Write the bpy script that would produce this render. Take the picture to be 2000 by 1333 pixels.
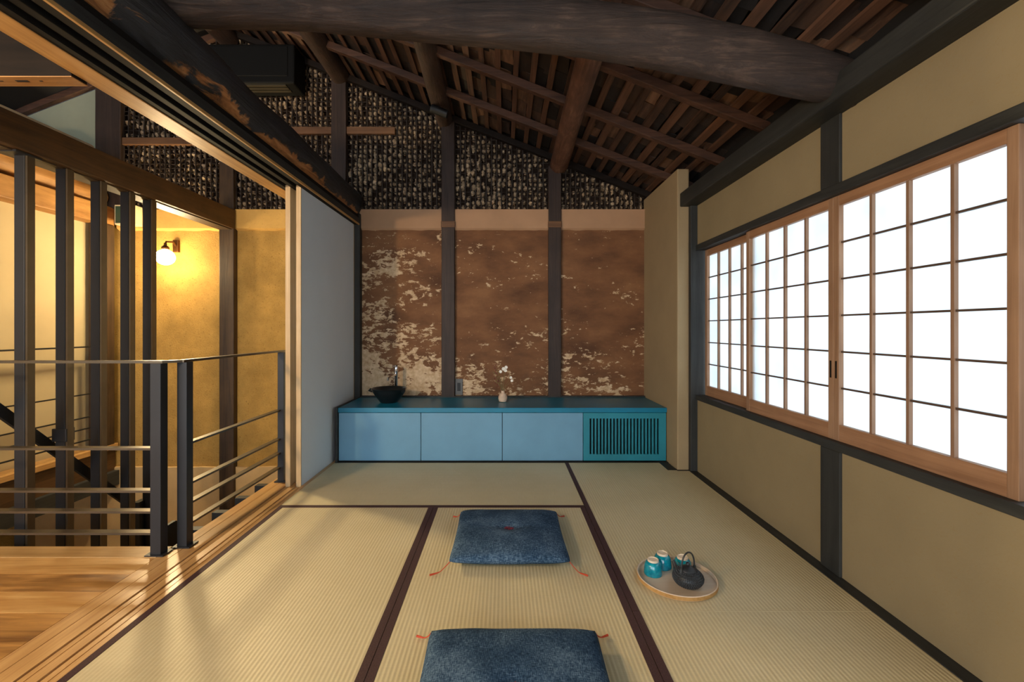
import bpy, bmesh, math, random
from mathutils import Vector, Matrix, noise as mnoise

random.seed(7)
R = random.uniform
scene = bpy.context.scene
for o in list(bpy.data.objects):
    bpy.data.objects.remove(o)
COL = scene.collection

# ------------------------------------------------------------------ camera
CAM_H = 1.124
cam_d = bpy.data.cameras.new('camera')
cam_d.sensor_width = 36.0
cam_d.lens = 16.0
cam_d.shift_x = 0.0075
cam_d.shift_y = -0.01175
cam_d.clip_start = 0.02
cam = bpy.data.objects.new('camera', cam_d)
cam.location = (0, 0, CAM_H)
cam.rotation_euler = (math.pi / 2, 0, 0)
COL.objects.link(cam)
scene.camera = cam

# ------------------------------------------------------------------ world and light
scene.view_settings.view_transform = 'Standard'
scene.view_settings.look = 'None'
scene.view_settings.exposure = 0.2
scene.view_settings.gamma = 1.0
scene.view_settings.use_curve_mapping = False
scene.cycles.use_denoising = True
scene.cycles.max_bounces = 10
scene.cycles.diffuse_bounces = 6
scene.cycles.sample_clamp_indirect = 6.0

world = bpy.data.worlds.new('world')
scene.world = world
world.use_nodes = True
bg = world.node_tree.nodes['Background']
bg.inputs['Color'].default_value = (0.82, 0.91, 1.0, 1)
bg.inputs['Strength'].default_value = 4.3


def area_light(name, loc, rot, sx, sy, power, color):
    d = bpy.data.lights.new(name, 'AREA')
    d.shape = 'RECTANGLE'
    d.size = sx
    d.size_y = sy
    d.energy = power
    d.color = color
    o = bpy.data.objects.new(name, d)
    o.location = loc
    o.rotation_euler = rot
    COL.objects.link(o)
    return o


# open daylight of the garden side, falling on the outside of the paper windows
area_light('garden_daylight', (3.3, 2.0, 1.9), (0, math.radians(97), 0), 3.2, 5.0, 140, (0.78, 0.90, 1.0))


def point_light(name, loc, power, color, radius, linear=False):
    d = bpy.data.lights.new(name, 'POINT')
    d.energy = power
    d.color = color
    d.shadow_soft_size = radius
    o = bpy.data.objects.new(name, d)
    o.location = loc
    COL.objects.link(o)
    if linear:
        d.use_nodes = True
        nt = d.node_tree
        em = nt.nodes['Emission']
        lf = nt.nodes.new('ShaderNodeLightFalloff')
        lf.inputs['Strength'].default_value = 1.0
        nt.links.new(lf.outputs['Linear'], em.inputs['Strength'])
    return o


WARM = (1.0, 0.62, 0.26)
# lamp of the stair hall, just out of the picture on the left
point_light('stair_hall_lamp', (-2.50, 0.05, 1.95), 170, (1.0, 0.72, 0.42), 0.07)


# ------------------------------------------------------------------ materials
def srgb(r, g, b):
    f = lambda v: (v / 255 / 12.92) if v / 255 <= 0.04045 else ((v / 255 + 0.055) / 1.055) ** 2.4
    return (f(r), f(g), f(b), 1.0)


class NT:
    """small node tree helper"""
    def __init__(self, name):
        self.m = bpy.data.materials.new(name)
        self.m.use_nodes = True
        self.t = self.m.node_tree
        self.b = self.t.nodes['Principled BSDF']

    def n(self, kind, **kw):
        nd = self.t.nodes.new(kind)
        for k, v in kw.items():
            if k.startswith('_'):
                setattr(nd, k[1:], v)
            else:
                nd.inputs[k.replace('0', ' ') if k not in nd.inputs else k].default_value = v
        return nd

    def l(self, a, b):
        self.t.links.new(a, b)

    def pos(self, scale=(1, 1, 1), local=False):
        if local:
            src = self.t.nodes.new('ShaderNodeTexCoord').outputs['Object']
        else:
            src = self.t.nodes.new('ShaderNodeNewGeometry').outputs['Position']
        mp = self.t.nodes.new('ShaderNodeMapping')
        mp.inputs['Scale'].default_value = scale
        self.l(src, mp.inputs['Vector'])
        return mp.outputs['Vector']

    def noise(self, vec, scale=5, detail=4, rough=0.55, dist=0.0):
        nd = self.t.nodes.new('ShaderNodeTexNoise')
        nd.inputs['Scale'].default_value = scale
        nd.inputs['Detail'].default_value = detail
        nd.inputs['Roughness'].default_value = rough
        nd.inputs['Distortion'].default_value = dist
        self.l(vec, nd.inputs['Vector'])
        return nd.outputs['Fac']

    def ramp(self, fac, stops, interp='LINEAR'):
        nd = self.t.nodes.new('ShaderNodeValToRGB')
        nd.color_ramp.interpolation = interp
        el = nd.color_ramp.elements
        while len(el) < len(stops):
            el.new(0.5)
        for e, (p, c) in zip(el, stops):
            e.position = p
            e.color = c if len(c) == 4 else (*c, 1)
        self.l(fac, nd.inputs['Fac'])
        return nd.outputs['Color']

    def math(self, op, a, b=None, clamp=False):
        nd = self.t.nodes.new('ShaderNodeMath')
        nd.operation = op
        nd.use_clamp = clamp
        for i, v in enumerate((a, b)):
            if v is None:
                continue
            if isinstance(v, (int, float)):
                nd.inputs[i].default_value = v
            else:
                self.l(v, nd.inputs[i])
        return nd.outputs[0]

    def mix(self, fac, a, b, blend='MIX'):
        nd = self.t.nodes.new('ShaderNodeMix')
        nd.data_type = 'RGBA'
        nd.blend_type = blend
        for i, v in ((0, fac), (6, a), (7, b)):
            if isinstance(v, (int, float)):
                nd.inputs[i].default_value = v
            elif isinstance(v, tuple):
                nd.inputs[i].default_value = v
            else:
                self.l(v, nd.inputs[i])
        return nd.outputs[2]

    def sep(self, vec):
        nd = self.t.nodes.new('ShaderNodeSeparateXYZ')
        self.l(vec, nd.inputs[0])
        return nd.outputs

    def maprange(self, v, a, b, c, d):
        nd = self.t.nodes.new('ShaderNodeMapRange')
        for i, x in enumerate((a, b, c, d)):
            nd.inputs[i + 1].default_value = x
        self.l(v, nd.inputs[0])
        return nd.outputs[0]

    def rand(self):
        return self.t.nodes.new('ShaderNodeObjectInfo').outputs['Random']

    def bump(self, height, strength=0.3, dist=0.01):
        nd = self.t.nodes.new('ShaderNodeBump')
        nd.inputs['Strength'].default_value = strength
        nd.inputs['Distance'].default_value = dist
        self.l(height, nd.inputs['Height'])
        self.l(nd.outputs['Normal'], self.b.inputs['Normal'])

    def color(self, c):
        if isinstance(c, tuple):
            self.b.inputs['Base Color'].default_value = c
        else:
            self.l(c, self.b.inputs['Base Color'])

    def done(self, rough=0.6, metal=0.0, spec=0.5, coat=0.0):
        self.b.inputs['Roughness'].default_value = rough
        self.b.inputs['Metallic'].default_value = metal
        self.b.inputs['Specular IOR Level'].default_value = spec
        self.b.inputs['Coat Weight'].default_value = coat
        return self.m


MAT = {}


def wood(name, dark, light, axis='Y', fine=26, rough=0.55, bump=0.25, rnd=0.0, spec=0.4):
    t = NT(name)
    sc = {'X': (1.2, fine, fine), 'Y': (fine, 1.2, fine), 'Z': (fine, fine, 1.2)}[axis]
    v = t.pos(sc)
    a = t.noise(v, 1.0, 6, 0.65, 1.2)
    b = t.noise(t.pos((2, 2, 2)), 2.3, 3)
    f = t.math('ADD', t.math('MULTIPLY', a, 0.75), t.math('MULTIPLY', b, 0.35))
    if rnd:
        f = t.math('ADD', f, t.math('MULTIPLY', t.math('SUBTRACT', t.rand(), 0.5), rnd))
    t.color(t.ramp(f, [(0.33, dark), (0.75, light)]))
    if bump:
        t.bump(a, bump, 0.006)
    MAT[name] = t.done(rough, spec=spec)
    return MAT[name]


def plain(name, c, rough=0.5, metal=0.0, vary=0.12, nscale=6, bump=0.0, spec=0.5, coat=0.0):
    t = NT(name)
    f = t.noise(t.pos(), nscale, 4)
    d = tuple(x * (1 - vary) for x in c[:3]) + (1,)
    l = tuple(min(1, x * (1 + vary)) for x in c[:3]) + (1,)
    t.color(t.ramp(f, [(0.3, d), (0.7, l)]))
    if bump:
        t.bump(t.noise(t.pos(), nscale * 12, 4), bump, 0.004)
    MAT[name] = t.done(rough, metal, spec, coat)
    return MAT[name]


wood('wood_black', srgb(25, 27, 27), srgb(56, 57, 55), 'Y', 22, 0.6)
wood('wood_black_up', srgb(25, 27, 27), srgb(56, 57, 55), 'Z', 22, 0.6)
wood('wood_post', srgb(32, 23, 19), srgb(68, 51, 42), 'Z', 24, 0.6, 0.5)
wood('wood_hall_beam', srgb(48, 32, 16), srgb(98, 68, 36), 'Y', 20, 0.55, 0.3)
wood('wood_hall_post', srgb(36, 25, 15), srgb(80, 59, 37), 'Z', 24, 0.55, 0.4)
wood('wood_rough_beam', srgb(120, 78, 36), srgb(196, 146, 84), 'Y', 12, 0.6, 0.5)
wood('wood_cross_shade', srgb(15, 11, 8), srgb(34, 25, 18), 'X', 16, 0.75, 0.3, spec=0.15)  # cross beam timber, darkened to stand for its unlit front
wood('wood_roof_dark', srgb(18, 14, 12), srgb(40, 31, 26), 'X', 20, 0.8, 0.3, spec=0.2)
wood('wood_cross_lit', srgb(110, 72, 36), srgb(186, 138, 80), 'X', 12, 0.6, 0.5)  # same cross beam timber, lightened to stand for its lamplit underside
wood('wood_rafter', srgb(42, 28, 22), srgb(104, 70, 52), 'X', 24, 0.65, 0.4)
wood('wood_strip', srgb(42, 30, 23), srgb(106, 73, 53), 'Y', 24, 0.7, 0.3, rnd=0.25)
wood('wood_cedar', srgb(132, 94, 66), srgb(176, 134, 100), 'Y', 40, 0.5, 0.08)
wood('wood_cedar_up', srgb(132, 98, 72), srgb(172, 136, 106), 'Z', 40, 0.5, 0.08)
wood('wood_kumiko', srgb(120, 92, 70), srgb(160, 124, 96), 'Z', 40, 0.5, 0.0)
wood('wood_kumiko_bar', srgb(66, 52, 44), srgb(96, 76, 62), 'Y', 40, 0.5, 0.0)
wood('wood_pale', srgb(186, 150, 104), srgb(222, 192, 146), 'Z', 40, 0.5, 0.05)
wood('wood_lintel', srgb(160, 116, 62), srgb(206, 162, 100), 'Y', 40, 0.5, 0.08)
wood('wood_lintel_dark', srgb(12, 11, 10), srgb(28, 25, 23), 'Y', 40, 0.75, 0.08, spec=0.2)
wood('wood_sill', srgb(172, 124, 70), srgb(220, 176, 116), 'Y', 34, 0.32, 0.06)
wood('wood_sill_shade', srgb(60, 30, 18), srgb(90, 50, 30), 'Y', 34, 0.4, 0.06)  # sill wood darkened to stand for groove shadow
wood('wood_nosing', srgb(150, 112, 62), srgb(196, 156, 100), 'X', 30, 0.4, 0.06)
wood('wood_nuki', srgb(70, 46, 30), srgb(130, 92, 60), 'X', 24, 0.6, 0.3)
wood('wood_tray', srgb(206, 180, 150), srgb(228, 206, 180), 'X', 24, 0.45, 0.05)

# floor boards
t = NT('wood_floorboard')
v = t.pos((1.3, 16, 16))
a = t.noise(v, 1.0, 7, 0.62, 1.6)
off = t.math('MULTIPLY', t.math('SUBTRACT', t.rand(), 0.5), 0.28)
kn = t.noise(t.pos((2.2, 7, 7)), 1.4, 3, 0.5, 0.6)
f = t.math('ADD', t.math('ADD', t.math('MULTIPLY', a, 0.7), t.math('MULTIPLY', kn, 0.35)), off)
t.color(t.ramp(f, [(0.28, srgb(120, 78, 36)), (0.5, srgb(190, 138, 74)), (0.78, srgb(222, 178, 114))]))
t.bump(a, 0.06, 0.004)
MAT['wood_floorboard'] = t.done(0.34)


# old round timber, with grey weathering
def log_mat(name, dark, mid, light, axis):
    t = NT(name)
    sc = {'X': (2.6, 24, 24), 'Y': (20, 2.2, 20)}[axis]
    a = t.noise(t.pos(sc), 1.0, 9, 0.72, 1.6)
    b = t.noise(t.pos((3, 3, 3)), 1.5, 4)
    c = t.noise(t.pos(sc), 3.5, 4, 0.6, 1.0)
    f = t.math('ADD', t.math('MULTIPLY', a, 0.62), t.math('MULTIPLY', b, 0.42))
    t.color(t.ramp(f, [(0.34, dark), (0.55, mid), (0.74, light)]))
    t.bump(t.math('ADD', a, t.math('MULTIPLY', c, 0.5)), 0.75, 0.012)
    MAT[name] = t.done(0.62)


log_mat('log_grey', srgb(24, 18, 15), srgb(60, 46, 38), srgb(112, 90, 75), 'X')
log_mat('log_red', srgb(60, 37, 25), srgb(112, 74, 53), srgb(158, 116, 90), 'Y')
log_mat('log_brown', srgb(38, 27, 20), srgb(70, 50, 38), srgb(104, 79, 62), 'Y')

# black log whose bark edge is split away along its lower side
t = NT('log_split')
p = t.pos()
x, y, z = t.sep(p)
a = t.noise(t.pos((15, 1.6, 15)), 1.0, 8, 0.68, 2.0)
edge = t.noise(t.pos((3, 2.2, 3)), 1.4, 6, 0.6, 0.8)
h = t.math('ADD', t.maprange(z, 2.23, 2.40, 1.0, 0.0), t.math('MULTIPLY', t.math('SUBTRACT', edge, 0.5), 1.7))
mask = t.ramp(h, [(0.75, (0, 0, 0, 1)), (0.83, (1, 1, 1, 1))])
black = t.ramp(a, [(0.35, srgb(24, 25, 27)), (0.7, srgb(62, 63, 66))])
split = t.ramp(a, [(0.32, srgb(96, 58, 30)), (0.52, srgb(176, 116, 64)), (0.75, srgb(218, 172, 118))])
t.color(t.mix(mask, black, split))
t.bump(t.math('SUBTRACT', a, t.math('MULTIPLY', mask, 0.6)), 0.8, 0.014)
MAT['log_split'] = t.done(0.6)

# plasters
def plaster(name, c, vary, speck=0.0, bump=0.15, speck_col=None, coarse=3.0):
    t = NT(name)
    a = t.noise(t.pos(), coarse, 5, 0.6)
    b = t.noise(t.pos(), 70, 3, 0.6)
    d = tuple(q * (1 - vary) for q in c[:3]) + (1,)
    l = tuple(min(1, q * (1 + vary)) for q in c[:3]) + (1,)
    col = t.ramp(a, [(0.3, d), (0.7, l)])
    if speck:
        s = t.noise(t.pos((1, 1, 1.6)), 58, 6, 0.75, 0.8)
        m = t.ramp(s, [(0.56, (0, 0, 0, 1)), (0.66, (1, 1, 1, 1))])
        col = t.mix(t.math('MULTIPLY', m, speck), col, speck_col or srgb(60, 40, 20))
    t.color(col)
    t.bump(b, bump, 0.004)
    MAT[name] = t.done(0.85, spec=0.2)


plaster('plaster_ochre', srgb(143, 128, 98), 0.07, 0.25, 0.12, srgb(140, 110, 60))
plaster('plaster_pillar', srgb(158, 138, 106), 0.07, 0.2, 0.12, srgb(150, 116, 70))
plaster('plaster_white', srgb(186, 168, 130), 0.04, 0.0, 0.05)
plaster('plaster_gable', srgb(150, 153, 132), 0.08, 0.0, 0.1)
plaster('plaster_mud', srgb(170, 135, 72), 0.24, 0.75, 1.0, srgb(100, 70, 28), 4.0)
plaster('plaster_band', srgb(180, 142, 110), 0.08, 0.0, 0.1)
plaster('plaster_band_hall', srgb(206, 164, 92), 0.14, 0.3, 0.2, srgb(140, 96, 40))
plaster('concrete', srgb(200, 170, 122), 0.10, 0.2, 0.2, srgb(150, 110, 60))
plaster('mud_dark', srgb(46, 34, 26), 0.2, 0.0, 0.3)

# old brown wall with peeled pale undercoat
t = NT('plaster_peeled')
p = t.pos()
x, y, z = t.sep(p)
big = t.noise(t.pos((1.0, 1, 1.5)), 2.6, 3, 0.5)
mid = t.noise(t.pos((1.0, 1, 1.9)), 10.5, 9, 0.70, 0.30)
fine = t.noise(t.pos((1.0, 1, 2.6)), 30, 4, 0.6, 0.3)
left = t.maprange(x, -1.2, -0.35, 0.085, 0.0)
low = t.maprange(z, 0.45, 1.30, 0.078, 0.0)
high = t.maprange(z, 1.75, 2.1, 0.0, -0.02)
s = t.math('ADD', t.math('MULTIPLY', mid, 0.62), t.math('MULTIPLY', big, 0.30))
s = t.math('ADD', s, t.math('MULTIPLY', fine, 0.12))
s = t.math('ADD', s, t.math('ADD', left, low))
s = t.math('ADD', s, high)
mask = t.ramp(s, [(0.607, (0, 0, 0, 1)), (0.622, (1, 1, 1, 1))])
dots = t.ramp(t.noise(t.pos((1, 1, 1.3)), 24, 3, 0.5), [(0.745, (0, 0, 0, 1)), (0.765, (1, 1, 1, 1))])
scr_ = t.ramp(t.noise(t.pos((2.2, 1, 26)), 3.2, 5, 0.62, 0.4), [(0.70, (0, 0, 0, 1)), (0.73, (1, 1, 1, 1))])
mask = t.math('MAXIMUM', mask, t.math('MULTIPLY', dots, 0.8))
mask = t.math('MAXIMUM', mask, t.math('MULTIPLY', scr_, 0.7))
br = t.ramp(t.noise(t.pos((1, 1, 2.2)), 2.2, 6, 0.6),
            [(0.3, srgb(92, 62, 43)), (0.52, srgb(128, 88, 59)), (0.78, srgb(154, 110, 74))])
br = t.mix(t.math('MULTIPLY', t.noise(t.pos(), 46, 3), 0.25), br, srgb(88, 60, 38))
pale = t.ramp(t.noise(t.pos(), 30, 3), [(0.3, srgb(188, 154, 116)), (0.7, srgb(222, 194, 158))])
t.color(t.mix(mask, br, pale))
t.bump(t.math('SUBTRACT', t.math('MULTIPLY', fine, 0.5), mask), 0.35, 0.006)
MAT['plaster_peeled'] = t.done(0.8, spec=0.25)


# tatami
def tatami(name, axis):
    t = NT(name)
    p = t.pos()
    x, y, z = t.sep(p)
    u, w = (x, y) if axis == 'Y' else (y, x)
    wob = t.math('MULTIPLY', t.noise(t.pos((30, 3, 1) if axis == 'Y' else (3, 30, 1)), 1, 2), 0.8)
    rib = t.math('SINE', t.math('ADD', t.math('MULTIPLY', u, 2 * math.pi / 0.0158), wob))
    rush = t.noise(t.pos((14, 420, 1) if axis == 'Y' else (420, 14, 1)), 1, 3)
    area = t.noise(t.pos(), 1.6, 4)
    c = t.ramp(t.math('ADD', t.math('MULTIPLY', area, 0.6), t.math('MULTIPLY', rush, 0.4)),
               [(0.3, srgb(200, 184, 142)), (0.7, srgb(221, 206, 166))])
    valley = t.maprange(rib, -1.0, -0.3, 0.14, 0.0)  # valleys tinted darker: weave gaps plus rib shading put into the colour
    t.color(t.mix(valley, c, srgb(150, 120, 76)))
    t.bump(t.math('ADD', rib, t.math('MULTIPLY', rush, 0.6)), 0.30, 0.0015)
    MAT[name] = t.done(0.55, spec=0.35)


tatami('tatami_long', 'Y')
tatami('tatami_cross', 'X')
t = NT('heri')
f = t.noise(t.pos((220, 220, 1)), 1, 2)
t.color(t.ramp(f, [(0.3, srgb(60, 42, 42)), (0.7, srgb(86, 62, 60))]))
MAT['heri'] = t.done(0.7, spec=0.2)

# denim
t = NT('denim')
a = t.noise(t.pos((520, 60, 60)), 1, 3, 0.6)
b = t.noise(t.pos((60, 520, 60)), 1, 3, 0.6)
c = t.noise(t.pos(), 5, 4)
f = t.math('ADD', t.math('ADD', t.math('MULTIPLY', a, 0.5), t.math('MULTIPLY', b, 0.5)),
           t.math('MULTIPLY', t.math('SUBTRACT', c, 0.5), 0.35))
t.color(t.ramp(f, [(0.36, srgb(22, 40, 60)), (0.50, srgb(48, 74, 100)), (0.64, srgb(112, 136, 156))]))
t.bump(f, 0.25, 0.002)
MAT['denim'] = t.done(0.9, spec=0.15)

plain('cord_red', srgb(188, 66, 34), 0.7)
plain('tuft_red', srgb(112, 36, 54), 0.8)
plain('steel_black', srgb(40, 41, 44), 0.45, 0.35, 0.15, 4)
plain('steel_bar', srgb(92, 82, 68), 0.38, 0.7, 0.15, 5)
plain('black_paint', srgb(15, 16, 17), 0.55, 0.0, 0.2)
plain('black_gap', srgb(10, 10, 11), 0.8)
plain('teal_top', srgb(8, 118, 150), 0.36, 0.0, 0.12, 3)
plain('teal_louver', srgb(36, 128, 146), 0.42, 0.0, 0.14, 4)
plain('blue_front', srgb(104, 152, 180), 0.5, 0.0, 0.08, 3)
plain('door_paper', srgb(228, 236, 240), 0.75, 0.0, 0.02, 3)
plain('chrome', srgb(225, 225, 228), 0.12, 1.0, 0.02)
plain('black_glaze', srgb(22, 25, 26), 0.3, 0.0, 0.25, 14, 0.2)
plain('vase_clay', srgb(214, 186, 160), 0.6, 0.0, 0.14, 30)
plain('iron', srgb(52, 55, 58), 0.42, 0.2, 0.2, 20)
plain('cup_foot', srgb(232, 213, 186), 0.7)
t = NT('cup_glaze')
f = t.noise(t.pos(), 60, 4)
t.color(t.ramp(f, [(0.3, srgb(0, 112, 138)), (0.6, srgb(14, 150, 168)), (0.8, srgb(70, 190, 196))]))
MAT['cup_glaze'] = t.done(0.12, coat=0.6)
plain('plate_grey', srgb(86, 84, 80), 0.45)
plain('unit_white', srgb(226, 216, 190), 0.4)
plain('sign_green', srgb(18, 62, 52), 0.4)
plain('sign_white', srgb(226, 214, 176), 0.4)
plain('brass_dark', srgb(96, 66, 36), 0.35, 0.8)
plain('ac_dark', srgb(9, 9, 8), 0.7, spec=0.2)
plain('ac_face', srgb(60, 54, 40), 0.4)
plain('petal', srgb(240, 236, 226), 0.7)
plain('leaf_red', srgb(110, 46, 40), 0.7)
plain('stem', srgb(120, 100, 60), 0.7)
plain('mud_blob', srgb(168, 145, 116), 0.75, 0.0, 0.6, 22, 0.6)
plain('bamboo_lath', srgb(46, 34, 25), 0.7, 0.0, 0.3, 20)
plain('roof_deck', srgb(24, 19, 16), 0.9)

# shingles: random tone per piece
t = NT('shingle')
rn = t.rand()
g = t.noise(t.pos((30, 4, 30)), 1, 5, 0.6)
f = t.math('ADD', t.math('MULTIPLY', g, 0.35), t.math('MULTIPLY', rn, 0.75))
t.color(t.ramp(f, [(0.2, srgb(19, 17, 17)), (0.55, srgb(42, 34, 30)), (0.8, srgb(84, 60, 45)), (1.0, srgb(156, 116, 86))]))
t.bump(g, 0.4, 0.006)
MAT['shingle'] = t.done(0.75)

# shoji paper
t = NT('shoji_paper')
t.t.nodes.remove(t.b)
out = t.t.nodes['Material Output']
dif = t.n('ShaderNodeBsdfDiffuse')
tra = t.n('ShaderNodeBsdfTranslucent')
fib = t.noise(t.pos((1, 1.5, 1.5)), 3, 3)
cc = t.ramp(fib, [(0.3, (0.79, 0.86, 0.91, 1)), (0.7, (0.88, 0.93, 0.96, 1))])
t.l(cc, dif.inputs['Color'])
t.l(cc, tra.inputs['Color'])
mx = t.n('ShaderNodeMixShader')
mx.inputs[0].default_value = 0.42
t.l(dif.outputs[0], mx.inputs[1])
t.l(tra.outputs[0], mx.inputs[2])
t.l(mx.outputs[0], out.inputs['Surface'])
MAT['shoji_paper'] = t.m

# lamp globe
t = NT('lamp_globe')
t.b.inputs['Base Color'].default_value = (1, 0.9, 0.75, 1)
t.b.inputs['Emission Color'].default_value = (1.0, 0.66, 0.30, 1)
t.b.inputs['Emission Strength'].default_value = 40.0
MAT['lamp_globe'] = t.m


# ------------------------------------------------------------------ mesh helpers
class MB:
    def __init__(self):
        self.v = []
        self.f = []

    def add(self, vs, fs):
        k = len(self.v)
        self.v += [tuple(q) for q in vs]
        self.f += [tuple(i + k for i in q) for q in fs]
        return self

    def box(self, x0, x1, y0, y1, z0, z1):
        vs = [(x, y, z) for z in (z0, z1) for y in (y0, y1) for x in (x0, x1)]
        return self.add(vs, [(0, 2, 3, 1), (4, 5, 7, 6), (0, 1, 5, 4), (2, 6, 7, 3), (0, 4, 6, 2), (1, 3, 7, 5)])

    def hexa(self, a, b):
        """bottom quad a (4 points), top quad b"""
        return self.add(list(a) + list(b), [(3, 2, 1, 0), (4, 5, 6, 7), (0, 1, 5, 4), (1, 2, 6, 5), (2, 3, 7, 6), (3, 0, 4, 7)])

    def tube(self, pts, radii, n=12, cap=True, wob=0.0, seed=0, squash=1.0):
        pts = [Vector(q) for q in pts]
        if isinstance(radii, (int, float)):
            radii = [radii] * len(pts)
        rings = []
        prev = None
        for i, q in enumerate(pts):
            d = (pts[min(i + 1, len(pts) - 1)] - pts[max(i - 1, 0)]).normalized()
            if prev is None:
                up = Vector((0, 0, 1)) if abs(d.z) < 0.9 else Vector((1, 0, 0))
                u = d.cross(up).normalized()
            else:
                u = (prev - d * prev.dot(d)).normalized()
            prev = u
            w = d.cross(u)
            ring = []
            for k in range(n):
                a = 2 * math.pi * k / n
                r = radii[i]
                if wob:
                    r *= 1 + wob * mnoise.noise(Vector((math.cos(a) * 1.3 + seed, math.sin(a) * 1.3, q.length * 2.2)))
                ring.append(q + u * math.cos(a) * r + w * math.sin(a) * r * squash)
            rings.append(ring)
        vs = [c for r in rings for c in r]
        fs = []
        for i in range(len(rings) - 1):
            for k in range(n):
                a, b = i * n + k, i * n + (k + 1) % n
                fs.append((a, b, b + n, a + n))
        if cap:
            fs.append(tuple(range(n - 1, -1, -1)))
            fs.append(tuple((len(rings) - 1) * n + k for k in range(n)))
        return self.add(vs, fs)

    def lathe(self, prof, n=32, c=(0, 0, 0), a0=0.0):
        vs, fs = [], []
        for r, z in prof:
            for k in range(n):
                a = a0 + 2 * math.pi * k / n
                vs.append((c[0] + max(r, 1e-4) * math.cos(a), c[1] + max(r, 1e-4) * math.sin(a), c[2] + z))
        for i in range(len(prof) - 1):
            for k in range(n):
                p, q = i * n + k, i * n + (k + 1) % n
                fs.append((p, q, q + n, p + n))
        fs.append(tuple(range(n - 1, -1, -1)))
        fs.append(tuple((len(prof) - 1) * n + k for k in range(n)))
        return self.add(vs, fs)

    def ball(self, c, r, seg=8, rings=6, sc=(1, 1, 1)):
        vs, fs = [], []
        for i in range(1, rings):
            th = math.pi * i / rings
            for k in range(seg):
                a = 2 * math.pi * k / seg
                vs.append((c[0] + r * sc[0] * math.sin(th) * math.cos(a), c[1] + r * sc[1] * math.sin(th) * math.sin(a), c[2] + r * sc[2] * math.cos(th)))
        top, bot = len(vs), len(vs) + 1
        vs += [(c[0], c[1], c[2] + r * sc[2]), (c[0], c[1], c[2] - r * sc[2])]
        for i in range(rings - 2):
            for k in range(seg):
                p, q = i * seg + k, i * seg + (k + 1) % seg
                fs.append((p, p + seg, q + seg, q))
        for k in range(seg):
            fs.append((top, k, (k + 1) % seg))
            b = (rings - 2) * seg
            fs.append((bot, b + (k + 1) % seg, b + k))
        return self.add(vs, fs)

    def mesh(self, name, mat, origin=(0, 0, 0), smooth=False):
        me = bpy.data.meshes.new(name)
        ox, oy, oz = origin
        me.from_pydata([(a - ox, b - oy, c - oz) for a, b, c in self.v], [], self.f)
        me.materials.append(MAT[mat])
        if smooth:
            me.polygons.foreach_set('use_smooth', [True] * len(me.polygons))
        me.update()
        return me

    def build(self, name, mat, parent=None, smooth=False, bevel=0.0, origin=None, local=False):
        """world-space shape; becomes a child of parent or a top-level object at its base"""
        if parent is not None:
            org = (0, 0, 0) if local else tuple(world_loc(parent))
        elif origin is not None:
            org = origin
        else:
            xs, ys, zs = zip(*self.v)
            org = ((min(xs) + max(xs)) / 2, (min(ys) + max(ys)) / 2, min(zs))
        o = bpy.data.objects.new(name, self.mesh(name, mat, org, smooth))
        COL.objects.link(o)
        if parent is not None:
            o.parent = parent
        else:
            o.location = org
        if smooth:
            m = o.modifiers.new('auto', 'EDGE_SPLIT')
            m.split_angle = math.radians(40)
        if bevel:
            m = o.modifiers.new('bevel', 'BEVEL')
            m.width = bevel
            m.segments = 2
            m.limit_method = 'ANGLE'
        return o


def world_loc(o):
    p = Vector(o.location)
    while o.parent is not None:
        o = o.parent
        p = p + Vector(o.location)
    return p


def B(x0, x1, y0, y1, z0, z1):
    return MB().box(x0, x1, y0, y1, z0, z1)


def empty(name, loc, rz=0.0):
    o = bpy.data.objects.new(name, None)
    o.empty_display_size = 0.05
    o.location = loc
    o.rotation_euler = (0, 0, rz)
    COL.objects.link(o)
    return o


def tag(o, label=None, cat=None, group=None, kind=None):
    if label:
        o['label'] = label
    if cat:
        o['category'] = cat
    if group:
        o['group'] = group
    if kind:
        o['kind'] = kind
    return o


def struct(o, label=None):
    o['kind'] = 'structure'
    if label:
        o['label'] = label
    return o


def copy_tree(o, parent=None):
    c = o.copy()
    COL.objects.link(c)
    c.parent = parent
    for ch in list(o.children):
        copy_tree(ch, c)
    return c


# key planes (metres; camera stands at x=0, y=0)
YW = 4.48          # back wall
XR = 1.522         # right wall face
SL = 0.39          # roof slope
RIDGE = -2.70


def zr(x):         # underside of the rafters
    return 2.953 - SL * x if x > RIDGE else 2.953 - SL * RIDGE + SL * (x - RIDGE)


def slope_box(x0, x1, y0, y1, d0, d1):
    a = [(x0, y0, zr(x0) + d0), (x1, y0, zr(x1) + d0), (x1, y1, zr(x1) + d0), (x0, y1, zr(x0) + d0)]
    b = [(x, y, z + d1 - d0) for x, y, z in a]
    return MB().hexa(a, b)


# ------------------------------------------------------------------ floor
floor = struct(B(-1.74, 1.60, -3.0, 4.62, -0.30, -0.052).build('floor', 'black_gap'), 'tatami room and hall floor on timber boards')
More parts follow.
